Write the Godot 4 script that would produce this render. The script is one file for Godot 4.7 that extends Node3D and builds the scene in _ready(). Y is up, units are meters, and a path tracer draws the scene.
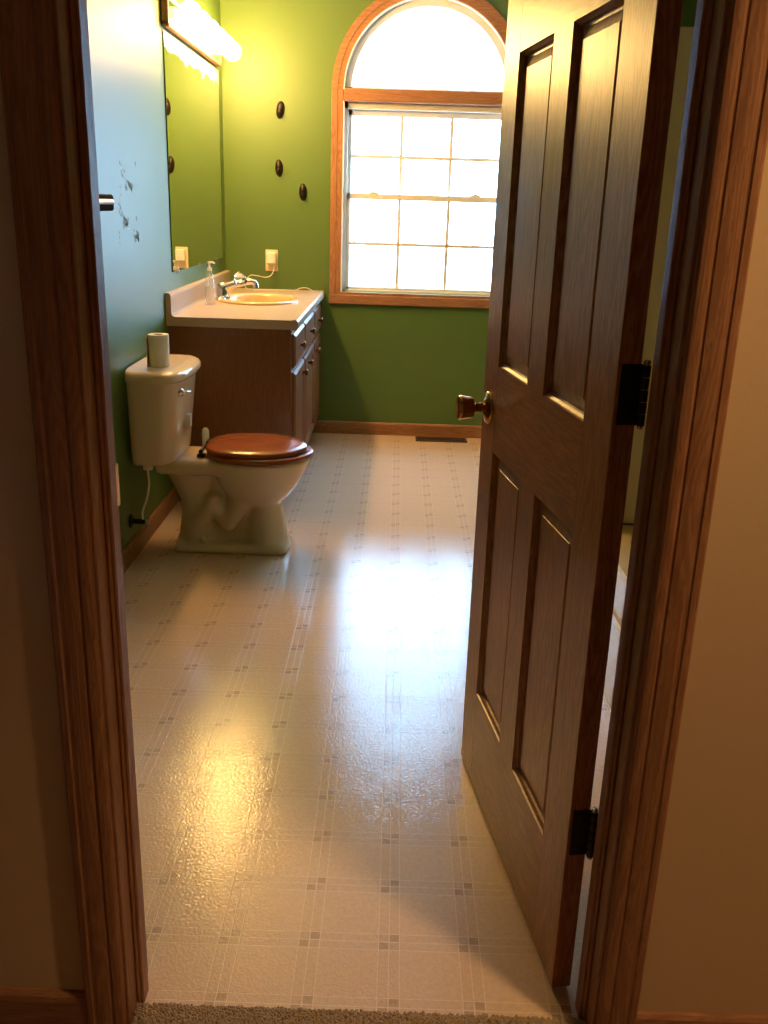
extends Node3D
# A small green bathroom seen from the hall through its open oak door.
# x to the right, y up, -z away from the camera; the doorway stands at z = 0, the vinyl grid has its nodes at multiples of CELL.

const CELL := 0.1524
const LEFT := -0.873      # face of the left wall
const BACK := -4.27       # face of the back wall
const RIGHT := 1.56       # face of the right wall
const TOP := 2.62         # bathroom ceiling
const JL := -0.285        # door jamb faces
const JR := 0.495
const HALL := 0.06        # hall face of the door wall
const ROOM := -0.058      # bathroom face of the door wall

var M := {}
var used := {}

# ---------------------------------------------------------------- materials
func c8(r, g, b, a = 255) -> Color:
	return Color8(r, g, b, a)

func mat(called: String, color: Color, rough := 0.5, metal := 0.0, spec := 0.5) -> StandardMaterial3D:
	var m := StandardMaterial3D.new()
	m.resource_name = called
	m.albedo_color = color
	m.roughness = rough
	m.metallic = metal
	m.metallic_specular = spec
	M[called] = m
	return m

func noise_bytes(size: int, freq: float, sd: int, octaves := 3) -> PackedByteArray:
	var n := FastNoiseLite.new()
	n.noise_type = FastNoiseLite.TYPE_SIMPLEX_SMOOTH
	n.seed = sd
	n.frequency = freq
	n.fractal_octaves = octaves
	return n.get_seamless_image(size, size).get_data()

func wood_texture(contrast := 1.0) -> ImageTexture:
	var s := 512
	var low := noise_bytes(s, 0.006, 11, 2)
	var mid := noise_bytes(s, 0.03, 12, 3)
	var fine := noise_bytes(s, 0.16, 13, 2)
	var data := PackedByteArray()
	data.resize(s * s * 3)
	for i in s * s:
		var ring := sin(low[i] / 255.0 * TAU * 7.0 + mid[i] / 255.0 * 2.0)
		var v := 0.80 + 0.09 * ring + 0.16 * (mid[i] / 255.0 - 0.5)
		var f := fine[i] / 255.0
		if f > 0.60:
			v -= minf((f - 0.60) * 1.3, 0.24) * (0.7 + 0.5 * ring)
		v = clampf(lerpf(0.8, v, contrast), 0.3, 1.0)
		data[i * 3] = int(255.0 * pow(v, 0.8))
		data[i * 3 + 1] = int(255.0 * v)
		data[i * 3 + 2] = int(255.0 * pow(v, 1.15))
	return ImageTexture.create_from_image(Image.create_from_data(s, s, false, Image.FORMAT_RGB8, data))

func wood(called: String, color: Color, axis: int, tex: Texture2D, rough := 0.38) -> void:
	var m := mat(called, color, rough)
	m.albedo_texture = tex
	m.uv1_triplanar = true
	m.uv1_triplanar_sharpness = 8.0
	var s := Vector3(4.5, 4.5, 4.5)
	s[axis] = 0.42
	m.uv1_scale = s
	m.heightmap_enabled = true
	m.heightmap_texture = tex
	m.heightmap_scale = 0.02

func floor_material() -> void:
	# sheet vinyl: 2 x 2 printed cells in one picture; bands of three fine lines and a checker of small squares where they cross
	var s := 1024
	var per := 512.0
	var mott := noise_bytes(s, 0.02, 21, 4)
	var grain := noise_bytes(s, 0.09, 22, 2)
	var peel := noise_bytes(s, 0.034, 23, 2)
	var col := PackedByteArray()
	col.resize(s * s * 3)
	var hgt := PackedByteArray()
	hgt.resize(s * s)
	var mm := per / (CELL * 1000.0)
	for y in s:
		var dy := fposmod(y + per / 2.0, per) - per / 2.0
		var ay := absf(dy)
		var ly := ay < 0.8 * mm or absf(ay - 20.0 * mm) < 0.8 * mm
		for x in s:
			var i := y * s + x
			var dx := fposmod(x + per / 2.0, per) - per / 2.0
			var ax := absf(dx)
			var lx := ax < 0.8 * mm or absf(ax - 20.0 * mm) < 0.8 * mm
			var m := (mott[i] / 255.0 - 0.5) * 0.05 + (grain[i] / 255.0 - 0.5) * 0.05
			var c := Vector3(0.855, 0.742, 0.65)
			var h := 0.62 + (peel[i] / 255.0 - 0.5) * 0.75
			if lx or ly:
				c = Vector3(0.915, 0.82, 0.74)
				h = 0.18
			elif ax < 20.0 * mm and ay < 20.0 * mm and ax > 1.6 * mm and ay > 1.6 * mm and ax < 18.6 * mm and ay < 18.6 * mm:
				if dx * dy < 0.0:
					c = Vector3(0.74, 0.635, 0.55)
				else:
					c = Vector3(0.805, 0.695, 0.605)
				m *= 1.8
			elif ax < 20.0 * mm or ay < 20.0 * mm:
				c = Vector3(0.845, 0.732, 0.64)
			col[i * 3] = int(255.0 * clampf(c.x + m, 0, 1))
			col[i * 3 + 1] = int(255.0 * clampf(c.y + m, 0, 1))
			col[i * 3 + 2] = int(255.0 * clampf(c.z + m, 0, 1))
			hgt[i] = int(255.0 * clampf(h, 0, 1))
	var m := mat("vinyl", Color(1, 1, 1), 0.055, 0.0, 0.55)
	m.albedo_texture = ImageTexture.create_from_image(Image.create_from_data(s, s, false, Image.FORMAT_RGB8, col))
	m.heightmap_enabled = true
	m.heightmap_texture = ImageTexture.create_from_image(Image.create_from_data(s, s, false, Image.FORMAT_L8, hgt))
	m.heightmap_scale = 0.040
	m.uv1_triplanar = true
	m.uv1_world_triplanar = true
	m.uv1_scale = Vector3.ONE / (2.0 * CELL)

func noise_tex(freq: float, sd: int, a: Color, b: Color, size := 256) -> ImageTexture:
	var n := noise_bytes(size, freq, sd, 4)
	var im := Image.create(size, size, false, Image.FORMAT_RGB8)
	for i in size * size:
		im.set_pixel(i % size, i / size, a.lerp(b, n[i] / 255.0))
	return ImageTexture.create_from_image(im)

func tri(m: StandardMaterial3D, tex: Texture2D, scale: float, bump := 0.0, world := true) -> void:
	m.uv1_triplanar = true
	m.uv1_world_triplanar = world
	m.uv1_scale = Vector3.ONE * scale
	if bump > 0.0:
		m.heightmap_enabled = true
		m.heightmap_texture = tex
		m.heightmap_scale = bump
	else:
		m.albedo_texture = tex

func make_materials() -> void:
	var wt := wood_texture()
	var calm := wood_texture(0.45)
	var soft := wood_texture(0.7)
	for k in 3:
		var ax: String = ["x", "y", "z"][k]
		wood("oak_" + ax, c8(188, 126, 82), k, wt, 0.32)
		wood("trim_" + ax, c8(190, 138, 100), k, soft, 0.5)
		wood("cabinet_" + ax, c8(160, 106, 76), k, calm, 0.34)
	wood("seat_wood", c8(182, 104, 62), 0, calm, 0.14)
	floor_material()
	var peel := noise_tex(0.05, 31, Color.BLACK, Color.WHITE)
	tri(mat("green_paint", c8(84, 113, 48), 0.45, 0.0, 0.58), peel, 5.0, 0.012)
	tri(mat("hall_paint", c8(216, 184, 146), 0.7), peel, 5.0, 0.012)
	tri(mat("ceiling_paint", c8(232, 226, 212), 0.85), peel, 4.0, 0.02)
	mat("scuff_grey", c8(104, 122, 104), 0.75)
	mat("scuff_pale", c8(214, 220, 212), 0.7)
	tri(mat("laminate", Color.WHITE, 0.3), noise_tex(0.09, 41, c8(166, 144, 122), c8(202, 180, 156)), 6.0)
	tri(mat("carpet", Color.WHITE, 0.95), noise_tex(0.12, 42, c8(124, 104, 86), c8(176, 154, 130)), 8.0)
	mat("pile", c8(168, 146, 124), 0.95)
	mat("knob_copper", c8(138, 84, 62), 0.25, 0.6)
	mat("nickel", c8(214, 196, 186), 0.3, 1.0)
	mat("china", c8(230, 206, 178), 0.1)
	mat("sink_china", c8(216, 180, 132), 0.1)
	mat("dark_wood", c8(34, 22, 18), 0.9, 0.0, 0.1)
	mat("tub_darkened", c8(216, 192, 148), 0.22)  # same material as the surround, darkened where window light reaches the apron
	mat("surround_lightened", c8(240, 222, 182), 0.3)  # lighter copy of the tub colour, making up for dim light on the panel
	mat("white_vinyl", c8(226, 220, 208), 0.4)
	mat("white_plastic", c8(236, 230, 216), 0.35)
	mat("ivory_plastic", c8(228, 210, 172), 0.4)
	mat("paper", c8(240, 234, 224), 0.9)
	mat("card", c8(150, 120, 92), 0.9)
	mat("chrome", c8(216, 216, 218), 0.1, 1.0)
	mat("brass", c8(190, 140, 82), 0.16, 1.0)
	mat("bronze", c8(44, 34, 28), 0.36, 0.5)
	mat("dark_hook", c8(40, 30, 26), 0.28, 0.4)
	mat("register_brown", c8(78, 50, 30), 0.45, 0.3)
	mat("duct_shade_black", c8(14, 12, 10), 0.9)  # black painted in place of the shade inside the floor duct
	mat("mirror_glass", c8(238, 240, 236), 0.015, 1.0)
	mat("mirror_edge", c8(30, 32, 30), 0.4)
	mat("old_paint", c8(240, 232, 206), 0.6)
	var g := mat("pane", Color(1, 1, 1, 0.04), 0.02)
	g.transparency = BaseMaterial3D.TRANSPARENCY_ALPHA
	var b := mat("clear_plastic", Color(0.97, 0.98, 0.97, 0.12), 0.06)
	b.transparency = BaseMaterial3D.TRANSPARENCY_ALPHA
	var ac := mat("acrylic", Color(0.98, 0.98, 0.98, 0.04), 0.04)
	ac.refraction_enabled = true
	ac.refraction_scale = 0.049
	ac.transparency = BaseMaterial3D.TRANSPARENCY_ALPHA
	var so := mat("soap", Color(0.93, 0.92, 0.9, 0.35), 0.1)
	so.transparency = BaseMaterial3D.TRANSPARENCY_ALPHA
	var e := mat("bulb_glow", c8(255, 236, 200), 0.4)
	e.emission_enabled = true
	e.emission = c8(255, 206, 120)
	e.emission_energy_multiplier = 34.0
	var h := mat("hall_glow", c8(255, 240, 215), 0.4)
	h.emission_enabled = true
	h.emission = c8(255, 214, 150)
	h.emission_energy_multiplier = 1.5

# ---------------------------------------------------------------- mesh helpers (faces are given counter-clockwise seen from outside)
func st_new() -> SurfaceTool:
	var st := SurfaceTool.new()
	st.begin(Mesh.PRIMITIVE_TRIANGLES)
	return st

func t3(st: SurfaceTool, a: Vector3, b: Vector3, c: Vector3) -> void:
	st.add_vertex(a)
	st.add_vertex(c)
	st.add_vertex(b)

func q4(st: SurfaceTool, a: Vector3, b: Vector3, c: Vector3, d: Vector3) -> void:
	t3(st, a, b, c)
	t3(st, a, c, d)

func done(st: SurfaceTool) -> ArrayMesh:
	st.generate_normals()
	return st.commit()

func box(st: SurfaceTool, lo: Vector3, hi: Vector3, bevel := 0.0) -> void:
	st.set_smooth_group(-1)
	var b := minf(bevel, 0.49 * minf(hi.x - lo.x, minf(hi.y - lo.y, hi.z - lo.z)))
	var c := (lo + hi) / 2.0
	var e := (hi - lo) / 2.0
	# eight corners, each with three vertices (one for each face)
	var v := {}
	for sx in [-1, 1]:
		for sy in [-1, 1]:
			for sz in [-1, 1]:
				for f in 3:
					var p := e - Vector3(b, b, b)
					p[f] = e[f]
					v[[sx, sy, sz, f]] = c + p * Vector3(sx, sy, sz)
	for f in 3:
		var u := (f + 1) % 3
		var w := (f + 2) % 3
		for s in [-1, 1]:
			var k := []
			for uv in [[-1, -1], [1, -1], [1, 1], [-1, 1]]:
				var sg := [0, 0, 0]
				sg[f] = s
				sg[u] = uv[0]
				sg[w] = uv[1]
				k.append(v[[sg[0], sg[1], sg[2], f]])
			if s > 0:
				q4(st, k[0], k[1], k[2], k[3])
			else:
				q4(st, k[3], k[2], k[1], k[0])
	if b <= 0.0:
		return
	for f in 3:   # edges along axis f, between faces u and w
		var u := (f + 1) % 3
		var w := (f + 2) % 3
		for su in [-1, 1]:
			for sw in [-1, 1]:
				var sg0 := [0, 0, 0]
				sg0[u] = su
				sg0[w] = sw
				var sg1 := sg0.duplicate()
				sg0[f] = -1
				sg1[f] = 1
				var a: Vector3 = v[[sg0[0], sg0[1], sg0[2], u]]
				var bb: Vector3 = v[[sg0[0], sg0[1], sg0[2], w]]
				var cc: Vector3 = v[[sg1[0], sg1[1], sg1[2], w]]
				var d: Vector3 = v[[sg1[0], sg1[1], sg1[2], u]]
				if su * sw > 0:
					q4(st, a, bb, cc, d)
				else:
					q4(st, d, cc, bb, a)
	for sx in [-1, 1]:
		for sy in [-1, 1]:
			for sz in [-1, 1]:
				var a: Vector3 = v[[sx, sy, sz, 0]]
				var bb: Vector3 = v[[sx, sy, sz, 1]]
				var cc: Vector3 = v[[sx, sy, sz, 2]]
				if sx * sy * sz > 0:
					t3(st, a, bb, cc)
				else:
					t3(st, a, cc, bb)

func box_mesh(lo: Vector3, hi: Vector3, bevel := 0.0) -> ArrayMesh:
	var st := st_new()
	box(st, lo, hi, bevel)
	return done(st)

# extrudes a polygon (counter-clockwise in its own x, y) from z = 0 to z = length and places it with xf
func extrude(st: SurfaceTool, poly: PackedVector2Array, length: float, xf := Transform3D()) -> void:
	st.set_smooth_group(-1)
	if Geometry2D.is_polygon_clockwise(poly):
		poly = poly.duplicate()
		poly.reverse()
	var n := poly.size()
	for i in n:
		var a := poly[i]
		var b := poly[(i + 1) % n]
		q4(st, xf * Vector3(a.x, a.y, 0), xf * Vector3(b.x, b.y, 0), xf * Vector3(b.x, b.y, length), xf * Vector3(a.x, a.y, length))
	var idx := Geometry2D.triangulate_polygon(poly)
	for k in range(0, idx.size(), 3):
		var tr := [poly[idx[k]], poly[idx[k + 1]], poly[idx[k + 2]]]
		if (tr[1] - tr[0]).cross(tr[2] - tr[0]) < 0.0:
			tr.reverse()
		t3(st, xf * Vector3(tr[0].x, tr[0].y, length), xf * Vector3(tr[1].x, tr[1].y, length), xf * Vector3(tr[2].x, tr[2].y, length))
		t3(st, xf * Vector3(tr[2].x, tr[2].y, 0), xf * Vector3(tr[1].x, tr[1].y, 0), xf * Vector3(tr[0].x, tr[0].y, 0))

# turns a profile of (radius, height) round the y axis; profile runs upwards on the outside
func lathe(st: SurfaceTool, prof: Array, seg := 24, xf := Transform3D()) -> void:
	var grp := 1
	var pts := []
	for p in prof:
		var ring := []
		for k in seg:
			var a := TAU * k / seg
			ring.append(xf * Vector3(p.x * cos(a), p.y, -p.x * sin(a)))
		pts.append(ring)
	for i in prof.size() - 1:
		if i > 0:
			var d0: Vector2 = (prof[i] - prof[i - 1]).normalized()
			var d1: Vector2 = (prof[i + 1] - prof[i]).normalized()
			if d0.dot(d1) < 0.7:
				grp += 1
		st.set_smooth_group(grp)
		for k in seg:
			var k2 := (k + 1) % seg
			if prof[i].x < 1e-5:
				t3(st, xf * Vector3(0, prof[i].y, 0), pts[i + 1][k2], pts[i + 1][k])
			elif prof[i + 1].x < 1e-5:
				t3(st, pts[i][k], pts[i][k2], xf * Vector3(0, prof[i + 1].y, 0))
			else:
				q4(st, pts[i][k], pts[i][k2], pts[i + 1][k2], pts[i + 1][k])

func lathe_mesh(prof: Array, seg := 24, xf := Transform3D()) -> ArrayMesh:
	var st := st_new()
	lathe(st, prof, seg, xf)
	return done(st)

# joins closed rings of points (counter-clockwise seen from the end of the run) and caps both ends
func loft(st: SurfaceTool, rings: Array, cap_lo := true, cap_hi := true, hard := []) -> void:
	var n: int = rings[0].size()
	var grp := 1
	for i in rings.size() - 1:
		if i in hard:
			grp += 1
		st.set_smooth_group(grp)
		for k in n:
			var k2 := (k + 1) % n
			q4(st, rings[i][k], rings[i][k2], rings[i + 1][k2], rings[i + 1][k])
	for e in 2:
		if (e == 0 and not cap_lo) or (e == 1 and not cap_hi):
			continue
		st.set_smooth_group(grp + 1 + e)
		var ring: Array = rings[0] if e == 0 else rings[-1]
		var mid := Vector3.ZERO
		for p in ring:
			mid += p / n
		for k in n:
			if e == 0:
				t3(st, mid, ring[(k + 1) % n], ring[k])
			else:
				t3(st, mid, ring[k], ring[(k + 1) % n])

func tube(st: SurfaceTool, path: Array, r, seg := 10) -> void:
	var rings := []
	var up := Vector3(0.13, 0.97, 0.21).normalized()
	for i in path.size():
		var d: Vector3 = (path[mini(i + 1, path.size() - 1)] - path[maxi(i - 1, 0)]).normalized()
		var u := up.cross(d)
		if u.length() < 0.05:
			u = Vector3.RIGHT.cross(d)
		u = u.normalized()
		var w := d.cross(u)
		up = w
		var rad: float = r[i] if r is Array else r
		var ring := []
		for k in seg:
			var a := TAU * k / seg
			ring.append(path[i] + (u * cos(a) + w * sin(a)) * rad)
		rings.append(ring)
	loft(st, rings)

func tube_mesh(path: Array, r, seg := 10) -> ArrayMesh:
	var st := st_new()
	tube(st, path, r, seg)
	return done(st)

func curve(pts: Array, n := 24) -> Array:
	var c := Curve3D.new()
	for i in pts.size():
		var t: Vector3 = (pts[mini(i + 1, pts.size() - 1)] - pts[maxi(i - 1, 0)]) / 6.0
		c.add_point(pts[i], -t, t)
	var out := []
	for k in n + 1:
		out.append(c.sample_baked(c.get_baked_length() * k / n, true))
	return out

# ---------------------------------------------------------------- object helpers
func numbered(called: String) -> String:
	used[called] = used.get(called, -1) + 1
	return called if used[called] == 0 else "%s_%03d" % [called, used[called]]

func tag(o: Node3D, label: String, category := "", group := "", kind := "") -> Node3D:
	if label:
		o.set_meta("label", label)
	if category:
		o.set_meta("category", category)
	if group:
		o.set_meta("group", group)
	if kind:
		o.set_meta("kind", kind)
	return o

func thing(called: String, label: String, category: String, at := Vector3.ZERO, turn := 0.0, group := "") -> Node3D:
	var o := Node3D.new()
	o.name = numbered(called)
	add_child(o)
	o.position = at
	o.rotation.y = turn
	tag(o, label, category, group)
	return o

func part(called: String, mesh: Mesh, m: String, parent: Node3D = null, label := "") -> MeshInstance3D:
	var o := MeshInstance3D.new()
	o.mesh = mesh
	o.material_override = M[m]
	if parent == null:
		o.name = numbered(called)
		add_child(o)
	else:
		o.name = called
		parent.add_child(o, true)
	if label:
		o.set_meta("label", label)
	return o

func struct(called: String, mesh: Mesh, m: String, label := "") -> MeshInstance3D:
	var o := part(called, mesh, m)
	tag(o, label, "", "", "structure")
	return o

func omni(called: String, at: Vector3, color: Color, energy: float, size: float, parent: Node3D) -> void:
	var l := OmniLight3D.new()
	l.name = called
	l.light_color = color
	l.light_energy = energy
	l.light_size = size
	l.omni_range = 12.0
	l.omni_attenuation = 2.0
	l.shadow_enabled = true
	parent.add_child(l, true)
	l.position = at

# ---------------------------------------------------------------- surface nets for the toilet bowl
func smin(a: float, b: float, k: float) -> float:
	var h := maxf(k - absf(a - b), 0.0) / k
	return minf(a, b) - h * h * k * 0.25

func cone2(p: Vector3, y0: float, y1: float, c0: float, c1: float, a0: float, a1: float, b0: float, b1: float, power := 1.0) -> float:
	# upright elliptical cone between two heights; centre x, half length and half width run from bottom to top
	var t := pow(clampf((p.y - y0) / (y1 - y0), 0, 1), power)
	var a := lerpf(a0, a1, t)
	var b := lerpf(b0, b1, t)
	var x := (p.x - lerpf(c0, c1, t)) / a
	var z := p.z / b
	var r := sqrt(x * x + z * z)
	var d := (r - 1.0) * (a * b / maxf(1e-4, sqrt((b * x) * (b * x) + (a * z) * (a * z)) / maxf(r, 1e-4)))
	return maxf(d * 0.9, maxf(y0 - p.y, p.y - y1))

func capsule(p: Vector3, a: Vector3, b: Vector3, ra: float, rb: float) -> float:
	var ab := b - a
	var t := clampf((p - a).dot(ab) / ab.length_squared(), 0, 1)
	return (p - a - ab * t).length() - lerpf(ra, rb, t)

func rbox(p: Vector3, c: Vector3, e: Vector3, r: float) -> float:
	var q := (p - c).abs() - e + Vector3(r, r, r)
	return q.max(Vector3.ZERO).length() + minf(maxf(q.x, maxf(q.y, q.z)), 0.0) - r

func bowl_field(p: Vector3) -> float:
	p.z = absf(p.z)
	var d := cone2(p, 0.185, 0.388, 0.455, 0.478, 0.04, 0.205, 0.035, 0.182, 0.40)
	d = smin(d, cone2(p, -0.01, 0.25, 0.514, 0.492, 0.084, 0.062, 0.106, 0.084), 0.022)
	d = smin(d, maxf(rbox(p, Vector3(0.368, 0.0, 0), Vector3(0.228, 0.036, 0.108), 0.034), -p.y), 0.02)
	d = smin(d, capsule(p, Vector3(0.232, 0.03, 0), Vector3(0.232, 0.19, 0), 0.086, 0.064), 0.03)
	d = smin(d, capsule(p, Vector3(0.232, 0.19, 0), Vector3(0.20, 0.325, 0), 0.064, 0.095), 0.03)
	d = smin(d, rbox(p, Vector3(0.22, 0.353, 0), Vector3(0.135, 0.031, 0.125), 0.024), 0.03)
	d = smin(d, capsule(p, Vector3(0.42, 0.225, 0.05), Vector3(0.355, 0.12, 0.055), 0.055, 0.038), 0.012)
	d = smin(d, capsule(p, Vector3(0.355, 0.12, 0.055), Vector3(0.30, 0.195, 0.055), 0.038, 0.040), 0.010)
	d = smin(d, capsule(p, Vector3(0.30, 0.195, 0.055), Vector3(0.22, 0.09, 0.045), 0.040, 0.046), 0.010)
	d = smin(d, rbox(p, Vector3(0.37, 0.14, 0), Vector3(0.15, 0.15, 0.045), 0.03), 0.012)
	# a floor-bolt cap low on each side
	d = smin(d, (p - Vector3(0.26, 0.055, 0.098)).length() - 0.014, 0.008)
	return maxf(d, maxf(p.y - 0.388, -p.y))

func nets(field: Callable, lo: Vector3, hi: Vector3, h: float) -> ArrayMesh:
	var nx := int(ceil((hi.x - lo.x) / h)) + 1
	var ny := int(ceil((hi.y - lo.y) / h)) + 1
	var nz := int(ceil((hi.z - lo.z) / h)) + 1
	var v := PackedFloat32Array()
	v.resize(nx * ny * nz)
	for z in nz:
		for y in ny:
			for x in nx:
				v[(z * ny + y) * nx + x] = field.call(lo + Vector3(x, y, z) * h)
	var at := {}
	var pts := PackedVector3Array()
	var off := [Vector3i(0, 0, 0), Vector3i(1, 0, 0), Vector3i(0, 1, 0), Vector3i(1, 1, 0), Vector3i(0, 0, 1), Vector3i(1, 0, 1), Vector3i(0, 1, 1), Vector3i(1, 1, 1)]
	var edges := [[0, 1], [2, 3], [4, 5], [6, 7], [0, 2], [1, 3], [4, 6], [5, 7], [0, 4], [1, 5], [2, 6], [3, 7]]
	var val := PackedFloat32Array()
	val.resize(8)
	for z in nz - 1:
		for y in ny - 1:
			for x in nx - 1:
				var neg := 0
				for k in 8:
					var o: Vector3i = off[k]
					val[k] = v[((z + o.z) * ny + y + o.y) * nx + x + o.x]
					if val[k] < 0.0:
						neg += 1
				if neg == 0 or neg == 8:
					continue
				var sum := Vector3.ZERO
				var n := 0
				for e in edges:
					var a: float = val[e[0]]
					var b: float = val[e[1]]
					if (a < 0.0) != (b < 0.0):
						sum += Vector3(off[e[0]]).lerp(Vector3(off[e[1]]), a / (a - b))
						n += 1
				at[(z * ny + y) * nx + x] = pts.size()
				pts.append(lo + (Vector3(x, y, z) + sum / n) * h)
	var st := st_new()
	st.set_smooth_group(1)
	for z in range(1, nz - 1):
		for y in range(1, ny - 1):
			for x in range(1, nx - 1):
				var i := (z * ny + y) * nx + x
				var inside := v[i] < 0.0
				for ax in 3:
					var step: int = [1, nx, nx * ny][ax]
					if (v[i + step] < 0.0) == inside:
						continue
					var u: int = [nx, nx * ny, 1][ax]
					var w: int = [nx * ny, 1, nx][ax]
					var a := pts[at[i - u - w]]
					var b := pts[at[i - w]]
					var c := pts[at[i]]
					var d := pts[at[i - u]]
					if inside:
						q4(st, a, b, c, d)
					else:
						q4(st, d, c, b, a)
	return done(st)

# ---------------------------------------------------------------- the scene
func _ready() -> void:
	var cam := Camera3D.new()
	cam.name = "camera"
	cam.fov = 57.87
	cam.near = 0.05
	cam.far = 200.0
	add_child(cam)
	cam.position = Vector3(0.1262, 1.3398, 1.2718)
	cam.rotation = Vector3(-0.32056, 0.006714, 0.031666)
	cam.current = true

	var sky_m := ProceduralSkyMaterial.new()
	sky_m.sky_top_color = c8(160, 211, 255)
	sky_m.sky_horizon_color = c8(168, 215, 255)
	sky_m.ground_horizon_color = c8(164, 211, 250)
	sky_m.ground_bottom_color = c8(164, 192, 220)
	sky_m.sun_angle_max = 0.0
	var sky := Sky.new()
	sky.sky_material = sky_m
	var env := Environment.new()
	env.background_mode = Environment.BG_SKY
	env.sky = sky
	env.background_energy_multiplier = 16.5
	env.tonemap_mode = Environment.TONE_MAPPER_LINEAR
	env.tonemap_exposure = 1.32
	env.sdfgi_enabled = true
	env.ssao_enabled = true
	env.ssil_enabled = true
	var we := WorldEnvironment.new()
	we.name = "environment"
	we.environment = env
	add_child(we)

	make_materials()
	shell()
	doorway()
	door()
	window()
	vanity()
	vanity_light()
	toilet()
	bathtub()
	wall_things()
	small_things()
	hall_lamp()

const BULB := 0.18
const HALL_LAMP := 1.65

func shell() -> void:
	struct("floor", box_mesh(Vector3(LEFT - 0.1, -0.06, BACK - 0.1), Vector3(RIGHT + 0.1, 0.0, 0.021)), "vinyl", "cream sheet vinyl floor printed with bands of fine lines and small taupe squares")
	struct("ceiling", box_mesh(Vector3(LEFT - 0.1, TOP, BACK - 0.2), Vector3(RIGHT + 0.1, TOP + 0.1, HALL)), "ceiling_paint", "white bathroom ceiling")
	var wl := struct("wall_left", box_mesh(Vector3(LEFT - 0.1, 0, BACK), Vector3(LEFT, TOP, ROOM)), "green_paint", "green satin wall behind the mirror and the toilet")
	struct("wall_right", box_mesh(Vector3(RIGHT, 0, BACK), Vector3(RIGHT + 0.1, TOP, ROOM)), "green_paint", "green wall beside the bathtub")
	struct("wall_alcove", box_mesh(Vector3(0.79, 0, -1.72), Vector3(RIGHT, TOP, -1.612)), "green_paint", "green partition wall at the end of the bathtub")
	# scuffs: torn paint and old adhesive on the left wall
	var rng := RandomNumberGenerator.new()
	rng.seed = 5
	for s in [[1.375, -2.32, 0.11, 0.03, "scuff_grey", 22], [1.25, -2.255, 0.08, 0.035, "scuff_grey", 24], [1.2, -2.385, 0.07, 0.045, "scuff_grey", 24], [1.30, -2.195, 0.03, 0.05, "scuff_grey", 6], [1.197, -2.172, 0.014, 0.045, "scuff_grey", 3], [1.262, -2.40, 0.018, 0.025, "scuff_grey", 3], [1.44, -2.25, 0.09, 0.07, "scuff_grey", 3], [1.455, -2.42, 0.012, 0.02, "scuff_grey", 2], [1.425, -2.235, 0.02, 0.02, "scuff_pale", 2], [1.235, -2.275, 0.04, 0.02, "scuff_pale", 3], [1.18, -2.40, 0.05, 0.012, "scuff_pale", 3], [1.36, -2.21, 0.015, 0.06, "scuff_pale", 3], [1.28, -2.2, 0.02, 0.02, "scuff_pale", 2]]:
		var st := st_new()
		for k in s[5]:
			var cy: float = s[0] + rng.randf_range(-0.5, 0.5) * s[3]
			var cz: float = s[1] + rng.randf_range(-0.5, 0.5) * s[2]
			var poly := PackedVector2Array()
			for j in 7:
				var a: float = TAU * j / 7.0
				poly.append(Vector2(-cz, cy) + Vector2(cos(a) * rng.randf_range(0.003, 0.011), sin(a) * rng.randf_range(0.002, 0.008)))
			extrude(st, poly, 0.0006, Transform3D(Basis(Vector3(0, 0, -1), Vector3(0, 1, 0), Vector3(1, 0, 0)), Vector3(LEFT - 0.0002, 0, 0)))
		part("paint_scuff", done(st), s[4], wl)
	# back wall with the arched opening, in two halves that meet at the window's middle
	var st := st_new()
	for s in [-1.0, 1.0]:
		var edge: float = LEFT - 0.1 if s < 0 else RIGHT + 0.1
		var poly := PackedVector2Array([Vector2(WX, -0.06), Vector2(edge, -0.06), Vector2(edge, TOP), Vector2(WX, TOP)])
		for k in 17:
			var a := PI / 2 * (1.0 - k / 16.0)
			poly.append(Vector2(WX + s * cos(a) * WR, WY + sin(a) * WR))
		poly.append(Vector2(WX + s * WR, WB))
		poly.append(Vector2(WX, WB))
		extrude(st, poly, 0.16, Transform3D(Basis(), Vector3(0, 0, BACK - 0.16)))
	struct("wall_back", done(st), "green_paint", "green back wall with the arched window")
	# the door wall: bathroom side and hall side
	for side in 2:
		var z0 := ROOM if side == 0 else 0.001
		var z1 := 0.001 if side == 0 else HALL
		st = st_new()
		var x0 := LEFT - 0.1 if side == 0 else -1.4
		var x1 := RIGHT + 0.1 if side == 0 else 2.3
		box(st, Vector3(x0, 0, z0), Vector3(JL - 0.02, TOP, z1))
		box(st, Vector3(JR + 0.02, 0, z0), Vector3(x1, TOP, z1))
		box(st, Vector3(JL - 0.02, 2.06, z0), Vector3(JR + 0.02, TOP, z1))
		struct("wall_front" if side == 0 else "wall_hall", done(st), "green_paint" if side == 0 else "hall_paint", "green wall round the doorway" if side == 0 else "tan hall wall round the doorway")
	st = st_new()
	box(st, Vector3(-1.5, 0, HALL), Vector3(-1.4, 2.44, 4.6))
	box(st, Vector3(2.3, 0, HALL), Vector3(2.4, 2.44, 4.6))
	box(st, Vector3(-1.5, 0, 4.6), Vector3(2.4, 2.44, 4.7))
	struct("wall_hall_far", done(st), "hall_paint", "tan walls of the hall behind the camera")
	struct("ceiling_hall", box_mesh(Vector3(-1.5, 2.44, HALL), Vector3(2.4, 2.54, 4.7)), "ceiling_paint", "white hall ceiling")
	# baseboards
	var bb := PackedVector2Array([Vector2(0, 0), Vector2(0.013, 0), Vector2(0.013, 0.062), Vector2(0.011, 0.070), Vector2(0.006, 0.076), Vector2(0, 0.076)])
	st = st_new()
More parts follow.
